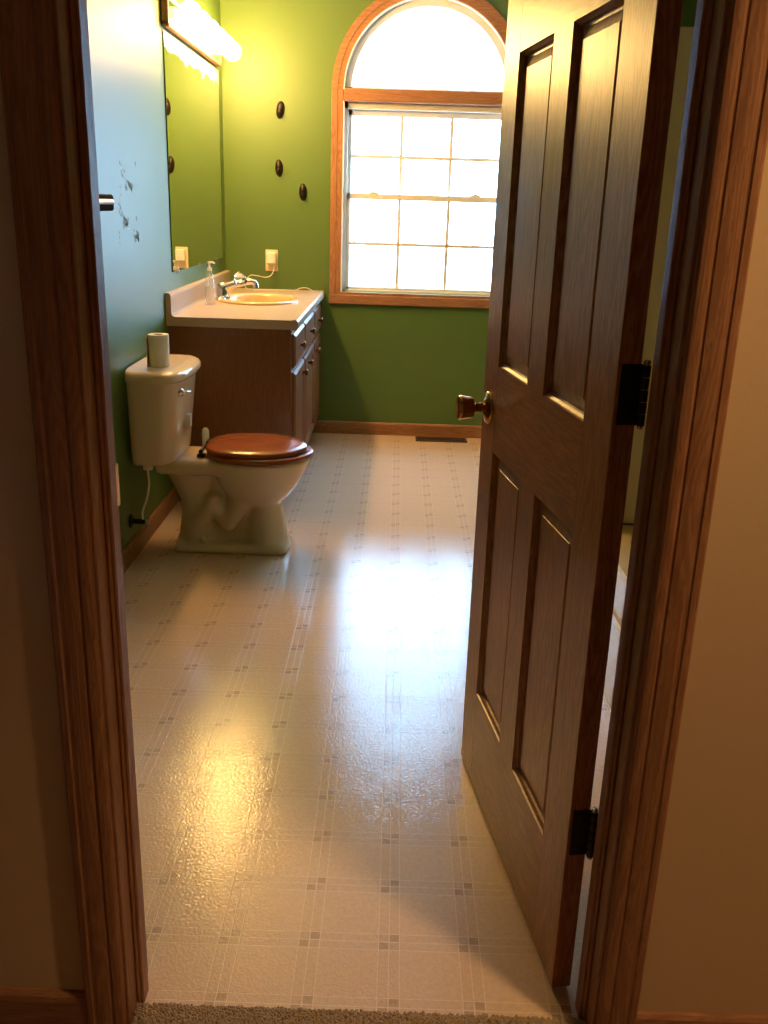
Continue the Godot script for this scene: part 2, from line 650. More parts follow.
	extrude(st, bb, 2.735, Transform3D(Basis(Vector3(1, 0, 0), Vector3(0, 1, 0), Vector3(0, 0, 1)), Vector3(LEFT, 0, -2.815)))
	struct("baseboard_left", done(st), "trim_z", "oak baseboard along the left wall")
	st = st_new()
	extrude(st, bb, RIGHT + 0.40, Transform3D(Basis(Vector3(0, 0, 1), Vector3(0, 1, 0), Vector3(-1, 0, 0)), Vector3(RIGHT, 0, BACK)))
	struct("baseboard_back", done(st), "trim_x", "oak baseboard under the window")
	for s in 2:
		st = st_new()
		var a := -1.4 if s == 0 else JR + 0.0675
		var b := JL - 0.0675 if s == 0 else 2.3
		extrude(st, bb, b - a, Transform3D(Basis(Vector3(0, 0, 1), Vector3(0, 1, 0), Vector3(-1, 0, 0)), Vector3(b, 0, HALL)))
		struct("baseboard_hall", done(st), "trim_x", "oak baseboard of the hall left of the doorway" if s == 0 else "oak baseboard of the hall right of the doorway")
	# carpet of the hall, with a fringe of pile along its cut edge
	var cp := part("carpet", box_mesh(Vector3(-1.39, -0.06, 0.022), Vector3(2.29, 0.005, 4.59)), "carpet")
	tag(cp, "brown carpet of the hall that ends at the doorway", "carpet")
	var blade := st_new()
	lathe(blade, [Vector2(0.0022, 0), Vector2(0.0028, 0.004), Vector2(0.0016, 0.007), Vector2(0.0, 0.008)], 5)
	var mm := MultiMesh.new()
	mm.transform_format = MultiMesh.TRANSFORM_3D
	mm.mesh = done(blade)
	var n := 16000
	mm.instance_count = n
	for k in n:
		var zz := pow(rng.randf(), 1.5) * 0.30 + 0.020
		var xx := rng.randf_range(JL + 0.002, JR - 0.002) if zz < HALL + 0.02 else rng.randf_range(-0.5, 0.7)
		var lean := Basis.from_euler(Vector3(rng.randf_range(-0.6, 0.6), rng.randf() * TAU, rng.randf_range(-0.6, 0.6)))
		mm.set_instance_transform(k, Transform3D(lean.scaled(Vector3.ONE * rng.randf_range(0.8, 1.35)), Vector3(xx, 0.003, zz)))
	var pile := MultiMeshInstance3D.new()
	pile.name = "carpet_pile"
	pile.multimesh = mm
	pile.material_override = M["pile"]
	pile.set_meta("kind", "stuff")
	cp.add_child(pile)

# ---- doorway: jamb, stop and casing
func casing_profile() -> PackedVector2Array:
	return PackedVector2Array([Vector2(0, 0), Vector2(0.062, 0), Vector2(0.062, 0.015), Vector2(0.059, 0.018), Vector2(0.050, 0.019), Vector2(0.0475, 0.0165), Vector2(0.045, 0.0165), Vector2(0.040, 0.0175), Vector2(0.030, 0.0168), Vector2(0.021, 0.0145), Vector2(0.0195, 0.012), Vector2(0.017, 0.012), Vector2(0.0145, 0.0142), Vector2(0.008, 0.0135), Vector2(0.003, 0.0115), Vector2(0, 0.008)])

func doorway() -> void:
	var h := 2.045
	var jamb := thing("trim_1", "oak jamb and stop lining the doorway", "")
	jamb.set_meta("kind", "structure")
	for s in 2:
		var x := JL if s == 0 else JR
		var d := -1.0 if s == 0 else 1.0
		part("jamb_board", box_mesh(Vector3(minf(x, x + d * 0.019), 0.0, ROOM), Vector3(maxf(x, x + d * 0.019), h, HALL), 0.0015), "trim_y", jamb)
		# the stop: rounded towards the hall
		var a := minf(x, x - d * 0.011)
		var b := maxf(x, x - d * 0.011)
		var st := st_new()
		box(st, Vector3(a, 0.0, -0.02), Vector3(b, h, 0.012), 0.002)
		box(st, Vector3(minf(x, x - d * 0.006), 0.0, 0.012), Vector3(maxf(x, x - d * 0.006), h, 0.018), 0.002)
		part("door_stop", done(st), "trim_y", jamb)
	part("head_board", box_mesh(Vector3(JL, h, ROOM), Vector3(JR, h + 0.015, HALL)), "trim_x", jamb)
	part("strike_plate", box_mesh(Vector3(JL - 0.0005, 0.895, -0.062), Vector3(JL + 0.0015, 0.960, -0.028), 0.0008), "brass", jamb)
	var prof := casing_profile()
	var k := 0
	for s in 2:
		var st := st_new()
		if s == 0:
			extrude(st, prof, 2.115, Transform3D(Basis(Vector3(-1, 0, 0), Vector3(0, 0, 1), Vector3(0, 1, 0)), Vector3(JL - 0.005, 0.002, HALL)))
		else:
			var flip := PackedVector2Array()
			for p in prof:
				flip.append(Vector2(-p.x, p.y))
			extrude(st, flip, 2.115, Transform3D(Basis(Vector3(-1, 0, 0), Vector3(0, 0, 1), Vector3(0, 1, 0)), Vector3(JR + 0.005, 0.002, HALL)))
		struct("trim_2" if s == 0 else "trim_3", done(st), "trim_y", "moulded oak casing left of the doorway" if s == 0 else "moulded oak casing right of the doorway")
	var st := st_new()
	extrude(st, prof, JR - JL + 0.01, Transform3D(Basis(Vector3(0, 1, 0), Vector3(0, 0, 1), Vector3(1, 0, 0)), Vector3(JL - 0.005, 2.052, HALL)))
	struct("trim_4", done(st), "trim_x", "oak casing over the doorway")

# ---- the six-panel oak door; local x runs from the hinge edge to the knob edge, the visible face lies at z = 0, the other at z = 0.035
func door() -> void:
	var d := thing("door_1", "open six-panel oak door with brass knob, hinged at the right jamb", "", Vector3(0.4455, 0.012, -0.045), deg_to_rad(98.8))
	d.set_meta("kind", "structure")
	d.rotation.z = -0.006   # the leaf sags a little on its hinges
	var W := 0.758
	var T := 0.035
	var H := 2.02
	var xs := [0.0, 0.118, 0.332, 0.433, 0.647, W]
	var ys := [0.0, 0.235, 0.826, 1.012, 1.616, 1.73, 1.90, H]
	for k in [0, 4]:
		part("stile", box_mesh(Vector3(xs[k], 0, 0), Vector3(xs[k + 1], H, T), 0.0012), "oak_y", d)
	for k in [0, 2, 4, 6]:
		part("rail", box_mesh(Vector3(xs[1], ys[k], 0.0002), Vector3(xs[4], ys[k + 1], T - 0.0002)), "oak_x", d)
	for k in [1, 3, 5]:
		part("mullion", box_mesh(Vector3(xs[2], ys[k], 0.0003), Vector3(xs[3], ys[k + 1], T - 0.0003)), "oak_y", d)
		for c in [1, 3]:
			var st := st_new()
			st.set_smooth_group(-1)
			for side in 2:
				var rings := []
				for p in [[0.0, 0.0], [0.0015, 0.004], [0.006, 0.009], [0.0075, 0.0138], [0.010, 0.0142], [0.0125, 0.0142], [0.030, 0.0085], [0.0305, 0.0078]]:
					var z: float = p[1] if side == 0 else T - p[1]
					var i: float = p[0]
					rings.append([Vector3(xs[c] + i, ys[k] + i, z), Vector3(xs[c + 1] - i, ys[k] + i, z), Vector3(xs[c + 1] - i, ys[k + 1] - i, z), Vector3(xs[c] + i, ys[k + 1] - i, z)])
				for r in rings.size() - 1:
					for j in 4:
						var j2 := (j + 1) % 4
						if side == 0:
							q4(st, rings[r][j], rings[r + 1][j], rings[r + 1][j2], rings[r][j2])
						else:
							q4(st, rings[r][j2], rings[r + 1][j2], rings[r + 1][j], rings[r][j])
				var f: Array = rings[-1]
				if side == 0:
					q4(st, f[3], f[2], f[1], f[0])
				else:
					q4(st, f[0], f[1], f[2], f[3])
			part("panel", done(st), "oak_y", d)
	# knobs on both faces, latch on the edge
	for side in 2:
		var b := Basis(Vector3(1, 0, 0), Vector3(0, 0, -1), Vector3(0, 1, 0)) if side == 0 else Basis(Vector3(1, 0, 0), Vector3(0, 0, 1), Vector3(0, -1, 0))
		var xf := Transform3D(b, Vector3(W - 0.052, 0.913, 0.0 if side == 0 else T))
		var k := part("knob", lathe_mesh([Vector2(0.011, 0.006), Vector2(0.0105, 0.028), Vector2(0.013, 0.033), Vector2(0.0225, 0.0365), Vector2(0.0245, 0.043), Vector2(0.0245, 0.050), Vector2(0.027, 0.062), Vector2(0.0272, 0.066), Vector2(0.025, 0.0685), Vector2(0.02, 0.068), Vector2(0.0, 0.066)], 32, xf), "brass", d, "polished brass door knob")
		part("rosette", lathe_mesh([Vector2(0.036, 0.0), Vector2(0.036, 0.003), Vector2(0.033, 0.006), Vector2(0.017, 0.011), Vector2(0.012, 0.0145), Vector2(0.0, 0.015)], 32, xf), "brass", k)
	part("latch", box_mesh(Vector3(W - 0.001, 0.885, 0.006), Vector3(W + 0.002, 0.941, 0.029), 0.0005), "brass", d)
	for y in [0.330, 1.078, 1.80]:
		var hg := part("hinge", box_mesh(Vector3(-0.0022, y - 0.0445, 0.005), Vector3(0.0004, y + 0.0445, T + 0.004), 0.001), "bronze", d, "dark bronze butt hinge")
		var st := st_new()
		for j in 5:
			lathe(st, [Vector2(0, -0.0082), Vector2(0.0058, -0.0082), Vector2(0.0062, -0.0076), Vector2(0.0062, 0.0076), Vector2(0.0058, 0.0082), Vector2(0, 0.0082)], 14, Transform3D(Basis(), Vector3(-0.0075, y + (j - 2) * 0.0178, T + 0.0045)))
		part("knuckle", done(st), "bronze", hg)
		part("pin", lathe_mesh([Vector2(0, -0.049), Vector2(0.004, -0.048), Vector2(0.0042, 0.046), Vector2(0.0055, 0.047), Vector2(0.0045, 0.051), Vector2(0, 0.052)], 12, Transform3D(Basis(), Vector3(-0.0075, y, T + 0.0045))), "chrome", hg)
		for j in 3:
			part("screw", lathe_mesh([Vector2(0.0042, 0), Vector2(0.003, 0.0008), Vector2(0, 0.001)], 10, Transform3D(Basis(Vector3(0, 0, 1), Vector3(-1, 0, 0), Vector3(0, -1, 0)), Vector3(-0.0021, y + (j - 1) * 0.03, 0.018 + (j % 2) * 0.006))), "bronze", hg)

# ---- arched window
const WX := 0.262
const WY := 1.93
const WR := 0.468       # half width and radius of the opening
const WB := 0.848       # bottom of the opening

func arc_strip(st: SurfaceTool, r0: float, r1: float, z0: float, z1: float, n := 32, a0 := 0.0, a1 := PI, cy := WY) -> void:
	var rings := []
	for k in n + 1:
		var a := lerpf(a1, a0, float(k) / n)
		var o := Vector3(cos(a), sin(a), 0)
		var c := Vector3(WX, cy, 0)
		rings.append([c + o * r0 + Vector3(0, 0, z0), c + o * r0 + Vector3(0, 0, z1), c + o * r1 + Vector3(0, 0, z1), c + o * r1 + Vector3(0, 0, z0)])
	for k in n:
		for j in 4:
			st.set_smooth_group(j + 1)
			q4(st, rings[k][j], rings[k + 1][j], rings[k + 1][(j + 1) % 4], rings[k][(j + 1) % 4])

func arc_mesh(r0: float, r1: float, z0: float, z1: float, n := 32, a0 := 0.0, a1 := PI, cy := WY) -> ArrayMesh:
	var st := st_new()
	arc_strip(st, r0, r1, z0, z1, n, a0, a1, cy)
	return done(st)

func window() -> void:
	var w := thing("window_1", "arched window with oak casing over a white grid sash", "", Vector3(0, 0, 0))
	w.set_meta("kind", "structure")
	var cw := 0.064
	var z0 := BACK
	var z1 := BACK + 0.018
	for s in [-1.0, 1.0]:
		var x0: float = WX + s * WR
		var x1: float = WX + s * (WR + cw)
		var st := st_new()
		box(st, Vector3(minf(x0, x1), WB - cw + 0.012, z0), Vector3(maxf(x0, x1), WY, z1 - 0.003), 0.002)
		box(st, Vector3(minf(lerpf(x0, x1, 0.45), x1), WB - cw + 0.012, z0), Vector3(maxf(lerpf(x0, x1, 0.45), x1), WY, z1), 0.003)
		part("side_casing", done(st), "trim_y", w)
	var sb := st_new()
	box(sb, Vector3(WX - WR - cw - 0.002, WB - cw - 0.004, z0), Vector3(WX + WR + cw + 0.002, WB - 0.016, z1 + 0.002), 0.003)
	box(sb, Vector3(WX - WR - cw, WB - 0.018, z0), Vector3(WX + WR + cw, WB, z1 - 0.004), 0.002)
	part("bottom_casing", done(sb), "trim_x", w)
	var ac := st_new()
	arc_strip(ac, WR, WR + cw * 0.5, z0, z1 - 0.003, 40)
	arc_strip(ac, WR + cw * 0.45, WR + cw, z0, z1, 40)
	part("arch_casing", done(ac), "trim_x", w)
	# oak stool lining and the bar between the arch and the sashes
	part("transom_bar", box_mesh(Vector3(WX - WR, 1.872, z0 - 0.06), Vector3(WX + WR, 1.938, z1 - 0.004), 0.003), "trim_x", w)
	var zf0 := BACK - 0.12
	var zf1 := BACK - 0.035
	var f := 0.026
	var st := st_new()
	box(st, Vector3(WX - WR, WB, zf0), Vector3(WX - WR + f, 1.872, zf1), 0.002)
	box(st, Vector3(WX + WR - f, WB, zf0), Vector3(WX + WR, 1.872, zf1), 0.002)
	box(st, Vector3(WX - WR, WB, zf0), Vector3(WX + WR, WB + 0.012, zf1), 0.002)
	box(st, Vector3(WX - WR, 1.838, zf0), Vector3(WX + WR, 1.872, zf1), 0.002)
	part("sash_frame", done(st), "white_vinyl", w)
	part("arch_frame", arc_mesh(WR - 0.042, WR, zf0, zf1, 40), "white_vinyl", w)
	part("arch_rail", box_mesh(Vector3(WX - WR, 1.938, zf0), Vector3(WX + WR, 1.950, zf1), 0.002), "white_vinyl", w)
	# plaster lining of the reveal is oak: a thin jamb liner
	var ln := st_new()
	box(ln, Vector3(WX - WR, WB, zf1), Vector3(WX - WR + 0.006, 1.872, z1 - 0.004))
	box(ln, Vector3(WX + WR - 0.006, WB, zf1), Vector3(WX + WR, 1.872, z1 - 0.004))
	arc_strip(ln, WR - 0.006, WR, zf1, z1 - 0.004, 40)
	part("reveal_lining", done(ln), "white_vinyl", w)
	var gl := WX - WR + f
	var gr := WX + WR - f
	for k in 2:
		# two sashes: the upper one stands further out
		var y0 := WB + 0.012 if k == 0 else 1.368
		var y1 := 1.396 if k == 0 else 1.838
		var za := zf1 - 0.035 if k == 0 else zf1 - 0.07
		var zb := za + 0.028
		var sash := Node3D.new()
		sash.name = "sash"
		w.add_child(sash, true)
		sash.set_meta("label", "white lower sash" if k == 0 else "white upper sash")
		var fr := st_new()
		box(fr, Vector3(gl, y0, za), Vector3(gl + 0.02, y1, zb), 0.002)
		box(fr, Vector3(gr - 0.02, y0, za), Vector3(gr, y1, zb), 0.002)
		box(fr, Vector3(gl, y0, za), Vector3(gr, y0 + 0.016, zb), 0.002)
		box(fr, Vector3(gl, y1 - 0.032, za), Vector3(gr, y1, zb), 0.002)
		part("sash_rail", done(fr), "white_vinyl", sash)
		var a := gl + 0.02
		var b := gr - 0.02
		var ya := y0 + 0.016
		var yb := y1 - 0.032
		for i in 2:
			var mx := lerpf(a, b, (i + 1) / 3.0)
			part("muntin", box_mesh(Vector3(mx - 0.0095, ya, za + 0.010), Vector3(mx + 0.0095, yb, za + 0.017), 0.001), "white_vinyl", sash)
		var my := (ya + yb) / 2.0
		part("muntin", box_mesh(Vector3(a, my - 0.009, za + 0.0102), Vector3(b, my + 0.009, za + 0.0168), 0.001), "white_vinyl", sash)
		for i in 3:
			for j in 2:
				var px0 := lerpf(a, b, i / 3.0)
				var px1 := lerpf(a, b, (i + 1) / 3.0)
				var py0 := ya if j == 0 else my
				var py1 := my if j == 0 else yb
				part("pane", box_mesh(Vector3(px0, py0, za + 0.012), Vector3(px1, py1, za + 0.0145)), "pane", sash)
		if k == 0:
			for x in [lerpf(gl, gr, 0.17), lerpf(gl, gr, 0.83)]:
				var lk := st_new()
				box(lk, Vector3(x - 0.03, y1, za + 0.004), Vector3(x + 0.03, y1 + 0.009, zb - 0.002), 0.003)
				box(lk, Vector3(x - 0.014, y1 + 0.008, za + 0.007), Vector3(x + 0.014, y1 + 0.017, zb - 0.005), 0.004)
				part("sash_lock", done(lk), "white_vinyl", sash)
	# the arched light: one half-round pane with a fine sunburst grille
	var pg := PackedVector2Array()
	for k in 41:
		var a := PI * k / 40.0
		pg.append(Vector2(WX + cos(a) * (WR - 0.041), 1.95 + sin(a) * (WR - 0.061)))
	var pn := st_new()
	extrude(pn, pg, 0.0025, Transform3D(Basis(), Vector3(0, 0, zf0 + 0.04)))
	part("arched_pane", done(pn), "pane", w)
	var hub := part("grille", arc_mesh(0.146, 0.151, zf0 + 0.043, zf0 + 0.047, 20, 0.0, PI, 1.95), "white_vinyl", w)
	for a in [PI / 4, PI / 2, 3 * PI / 4]:
		var o := Vector3(cos(a), sin(a), 0)
		part("grille_bar", tube_mesh([Vector3(WX, 1.95, zf0 + 0.045) + o * 0.15, Vector3(WX, 1.95, zf0 + 0.045) + o * (WR - 0.06)], 0.0025, 6), "white_vinyl", hub)

# ---- vanity cabinet, worktop, sink, faucet
const VN := -2.82       # near end of the cabinet
const VF := -0.335      # face frame of the cabinet
const CT := 0.85        # top of the worktop

func knob_mesh() -> ArrayMesh:
	return lathe_mesh([Vector2(0.007, 0), Vector2(0.006, 0.010), Vector2(0.009, 0.014), Vector2(0.0155, 0.018), Vector2(0.0165, 0.022), Vector2(0.013, 0.027), Vector2(0, 0.029)], 18, Transform3D(Basis(Vector3(0, -1, 0), Vector3(1, 0, 0), Vector3(0, 0, 1)), Vector3.ZERO))

func panel_front(z0: float, z1: float, y0: float, y1: float, x: float, raised: bool) -> ArrayMesh:
	# a lipped front with a sloped edge, and a sunk field for the doors
	var st := st_new()
	st.set_smooth_group(-1)
	var rings := []
	var steps := [[0.0, 0.0], [0.0, 0.010], [0.012, 0.019], [0.05, 0.019]]
	if raised:
		steps += [[0.054, 0.012], [0.060, 0.012], [0.085, 0.018]]
	for p in steps:
		var i: float = p[0]
		rings.append([Vector3(x + p[1], y0 + i, z1 + -i), Vector3(x + p[1], y0 + i, z0 + i), Vector3(x + p[1], y1 - i, z0 + i), Vector3(x + p[1], y1 - i, z1 - i)])
	for r in rings.size() - 1:
		for j in 4:
			q4(st, rings[r][(j + 1) % 4], rings[r][j], rings[r + 1][j], rings[r + 1][(j + 1) % 4])
	var f: Array = rings[-1]
	q4(st, f[3], f[2], f[1], f[0])
	var g: Array = rings[0]
	q4(st, g[0], g[1], g[2], g[3])
	return done(st)

func vanity() -> void:
	var v := thing("vanity_cabinet", "brown oak vanity cabinet with three drawers over three doors", "cabinet", Vector3(0, 0, 0))
	var zb := BACK + 0.002
	var top := CT - 0.04
	var sp := st_new()
	extrude(sp, PackedVector2Array([Vector2(LEFT + 0.016, 0), Vector2(VF - 0.07, 0), Vector2(VF - 0.07, 0.09), Vector2(VF - 0.019, 0.09), Vector2(VF - 0.019, top), Vector2(LEFT + 0.016, top)]), 0.018, Transform3D(Basis(), Vector3(0, 0, VN - 0.018)))
	part("side_panel", done(sp), "cabinet_y", v)
	part("back_panel", box_mesh(Vector3(LEFT + 0.001, 0.1, zb), Vector3(LEFT + 0.016, top, VN)), "cabinet_y", v)
	part("far_side_panel", box_mesh(Vector3(LEFT + 0.016, 0.0, zb), Vector3(VF - 0.019, top, zb + 0.018)), "cabinet_y", v)
	part("cabinet_floor", box_mesh(Vector3(LEFT + 0.016, 0.095, zb + 0.018), Vector3(VF - 0.019, 0.11, VN - 0.018)), "cabinet_z", v)
	part("toe_kick", box_mesh(Vector3(VF - 0.085, 0.0, zb + 0.018), Vector3(VF - 0.07, 0.095, VN - 0.018)), "cabinet_z", v)
	var cols := [[VN - 0.03, -3.265], [-3.30, -3.80], [-3.835, zb + 0.03]]
	var fr := st_new()
	box(fr, Vector3(VF - 0.019, 0.09, zb), Vector3(VF, 0.14, VN))
	box(fr, Vector3(VF - 0.019, top - 0.03, zb), Vector3(VF, top, VN))
	box(fr, Vector3(VF - 0.019, 0.60, zb), Vector3(VF - 0.0003, 0.645, VN))
	for z in [zb, -3.84, -3.31, VN - 0.045]:
		box(fr, Vector3(VF - 0.0188, 0.09, z), Vector3(VF - 0.0002, top, z + 0.045))
	part("face_frame", done(fr), "cabinet_y", v)
	var kn := knob_mesh()
	var kz := [-3.16, -3.45, -3.88]
	for k in 3:
		var z1: float = cols[k][0]
		var z0: float = cols[k][1]
		var dr := part("drawer_front", panel_front(z0, z1, 0.635, 0.783, VF, false), "cabinet_z", v)
		var a := part("knob", kn, "knob_copper", dr)
		a.position = Vector3(VF + 0.018, 0.708, (z0 + z1) / 2.0)
		var dd := part("cabinet_door", panel_front(z0, z1, 0.125, 0.612, VF, true), "cabinet_y", v)
		var b := part("knob", kn, "knob_copper", dd)
		b.position = Vector3(VF + 0.018, 0.562, kz[k])

	# worktop with its coved backsplash, cut for the sink
	var poly := PackedVector2Array()
	for p in [[LEFT + 0.001, CT - 0.04], [-0.325, CT - 0.04], [-0.318, CT - 0.043], [-0.307, CT - 0.042], [-0.300, CT - 0.034], [-0.2985, CT - 0.018], [-0.300, CT - 0.006], [-0.305, CT + 0.001], [-0.313, CT + 0.003], [-0.324, CT + 0.001], [-0.335, CT], [-0.835, CT], [-0.845, CT + 0.004], [-0.849, CT + 0.014], [-0.8495, CT + 0.085], [-0.851, CT + 0.094], [-0.857, CT + 0.099], [-0.864, CT + 0.1], [LEFT + 0.001, CT + 0.1]]:
		poly.append(Vector2(p[0], p[1]))
	var ct := CSGPolygon3D.new()
	ct.name = "countertop"
	ct.polygon = poly
	ct.depth = -zb - 2.79
	ct.material = M["laminate"]
	add_child(ct)
	ct.position = Vector3(0, 0, -2.79)
	tag(ct, "beige laminate vanity top with a low backsplash along the wall", "countertop")
	var hole := CSGCylinder3D.new()
	hole.name = "sink_cutout"
	hole.operation = CSGShape3D.OPERATION_SUBTRACTION
	hole.radius = 1.0
	hole.height = 0.5
	hole.sides = 48
	hole.material = M["laminate"]
	ct.add_child(hole)
	hole.scale = Vector3(0.185, 1.0, 0.235)
	hole.position = Vector3(SX, CT, SZ + 2.79)

	var sk := thing("sink", "almond oval drop-in sink set in the vanity top", "sink", Vector3(SX, CT, SZ))
	var e := Transform3D(Basis.from_scale(Vector3(0.205, 1.0, 0.255)), Vector3.ZERO)
	var bowl := [Vector2(0.89, -0.001), Vector2(1.0, 0.0005), Vector2(0.998, 0.008), Vector2(0.97, 0.014), Vector2(0.92, 0.016), Vector2(0.87, 0.012), Vector2(0.84, 0.0), Vector2(0.81, -0.03), Vector2(0.74, -0.08), Vector2(0.6, -0.125), Vector2(0.35, -0.145), Vector2(0.12, -0.15)]
	part("bowl", lathe_mesh(bowl + [Vector2(0.12, -0.156), Vector2(0.37, -0.151), Vector2(0.62, -0.131), Vector2(0.77, -0.084), Vector2(0.84, -0.03), Vector2(0.87, -0.006), Vector2(0.89, -0.001)], 48, e), "sink_china", sk)
	part("drain", lathe_mesh([Vector2(0, -0.150), Vector2(0.026, -0.150), Vector2(0.026, -0.147), Vector2(0.02, -0.1465), Vector2(0.016, -0.148), Vector2(0, -0.148)], 20), "chrome", sk)

	var f := thing("faucet", "chrome single-handle faucet with a clear acrylic knob behind the sink", "faucet", Vector3(-0.772, CT + 0.001, SZ + 0.01))
	f.scale = Vector3.ONE * 1.25
	var bs := st_new()
	lathe(bs, [Vector2(1.0, 0.0), Vector2(1.0, 0.006), Vector2(0.9, 0.014), Vector2(0.6, 0.018), Vector2(0, 0.019)], 32, Transform3D(Basis.from_scale(Vector3(0.028, 1, 0.078)), Vector3.ZERO))
	part("base_plate", done(bs), "chrome", f)
	part("body", lathe_mesh([Vector2(0.026, 0.01), Vector2(0.025, 0.04), Vector2(0.023, 0.06), Vector2(0.014, 0.068), Vector2(0, 0.069)], 24), "chrome", f)
	part("spout", tube_mesh(curve([Vector3(0, 0.04, 0), Vector3(0.04, 0.058, 0), Vector3(0.09, 0.072, 0), Vector3(0.125, 0.074, 0), Vector3(0.137, 0.062, 0), Vector3(0.138, 0.05, 0)], 20), [0.021, 0.0205, 0.02, 0.0195, 0.019, 0.0185, 0.018, 0.0175, 0.017, 0.0165, 0.016, 0.0155, 0.015, 0.0145, 0.014, 0.0135, 0.013, 0.0125, 0.012, 0.012, 0.012], 16), "chrome", f)
	var hd := part("handle_stem", lathe_mesh([Vector2(0.009, 0.06), Vector2(0.009, 0.085), Vector2(0.0, 0.086)], 14, Transform3D(Basis(Vector3(0, 0, 1), -0.75), Vector3.ZERO)), "chrome", f)
	part("acrylic_knob", lathe_mesh([Vector2(0, 0.078), Vector2(0.014, 0.078), Vector2(0.018, 0.082), Vector2(0.032, 0.108), Vector2(0.033, 0.120), Vector2(0.027, 0.130), Vector2(0, 0.132)], 8, Transform3D(Basis(Vector3(0, 0, 1), -0.75), Vector3.ZERO)), "acrylic", hd, "clear faceted acrylic knob")

const SX := -0.585
const SZ := -3.60

# ---- the light bar over the mirror
func vanity_light() -> void:
	var v := thing("vanity_light", "wood-framed light bar with lit globe bulbs above the mirror", "light", Vector3(LEFT, 2.068, -3.512))
	var L := 0.585
	var h := 0.056
	part("back_plate", box_mesh(Vector3(0.001, -h + 0.006, -L + 0.006), Vector3(0.022, h - 0.006, L - 0.006), 0.002), "chrome", v)
	for s in [-1.0, 1.0]:
		part("frame_rail", box_mesh(Vector3(0.001, s * h - 0.008, -L), Vector3(0.032, s * h + 0.008, L), 0.003), "trim_z", v)
		part("frame_end", box_mesh(Vector3(0.001, -h + 0.008, s * L - 0.008), Vector3(0.0315, h - 0.008, s * L + 0.008), 0.003), "trim_y", v)
	var turn := Basis(Vector3(0, -1, 0), Vector3(1, 0, 0), Vector3(0, 0, 1))
	var glob := [Vector2(0.014, 0.0), Vector2(0.015, 0.010), Vector2(0.019, 0.018)]
	for k in 11:
		var a := -0.95 + (PI / 2 + 0.95) * k / 10.0
		glob.append(Vector2(0.0475 * cos(a), 0.062 + 0.0475 * sin(a)))
	glob[-1].x = 0.0
	var gm := lathe_mesh(glob, 24, Transform3D(turn, Vector3.ZERO))
	var sm := lathe_mesh([Vector2(0.022, 0), Vector2(0.021, 0.018), Vector2(0.016, 0.02)], 18, Transform3D(turn, Vector3.ZERO))
	for k in 6:
		var z := -0.5 + 0.2 * k
		var b := part("bulb", gm, "bulb_glow", v, "glowing globe light bulb")
		b.position = Vector3(0.041, 0, z)
		var s := part("socket", sm, "white_plastic", v)
		s.position = Vector3(0.0215, 0, z)
		omni("bulb_light", Vector3(0.103, 0, z), c8(255, 194, 114), BULB, 0.04, v)

# ---- toilet; local x runs from the wall into the room
func egg(x0: float, x1: float, b: float, n := 48) -> Array:
	# outline of a seat: square-ish behind, round in front; counter-clockwise seen from above
	var out := []
	for k in n:
		var a := TAU * k / n
		var c := cos(a)
		var s := sin(a)
		var px := signf(c) * pow(absf(c), 0.85 if c < 0 else 1.0)
		var pz := signf(s) * pow(absf(s), 0.85 if c < 0 else 1.0)
		var mid := lerpf(x0, x1, 0.47)
		out.append(Vector2(mid + px * ((x1 - mid) if c > 0 else (mid - x0)), -pz * b))
	return out

func slab(sections: Array) -> ArrayMesh:
	# sections of [y, outline]; outlines share their number of points
	var rings := []
	for s in sections:
		var r := []
		for p in s[1]:
			r.append(Vector3(p.x, s[0], p.y))
		rings.append(r)
	var st := st_new()
	loft(st, rings)
	return done(st)

func tank_outline(x1: float, b: float, grow := 0.0) -> Array:
	# straight back against the wall, bowed front, rounded corners; counter-clockwise seen from above
	var out := []
	var n := 56
	for k in n:
		var a := TAU * k / n
		var c := cos(a)
		var s := sin(a)
		var e := 0.28 if c < 0 else 0.5
		var px := signf(c) * pow(absf(c), e)
		var pz := signf(s) * pow(absf(s), 0.28 if c < 0 else 0.42)
		var mid := (0.012 + x1) / 2.0
		var x := mid + px * (x1 - mid + grow)
		if c > 0:
			x -= 0.022 * pz * pz * px
		out.append(Vector2(maxf(x, 0.006), -pz * (b + grow)))
	return out

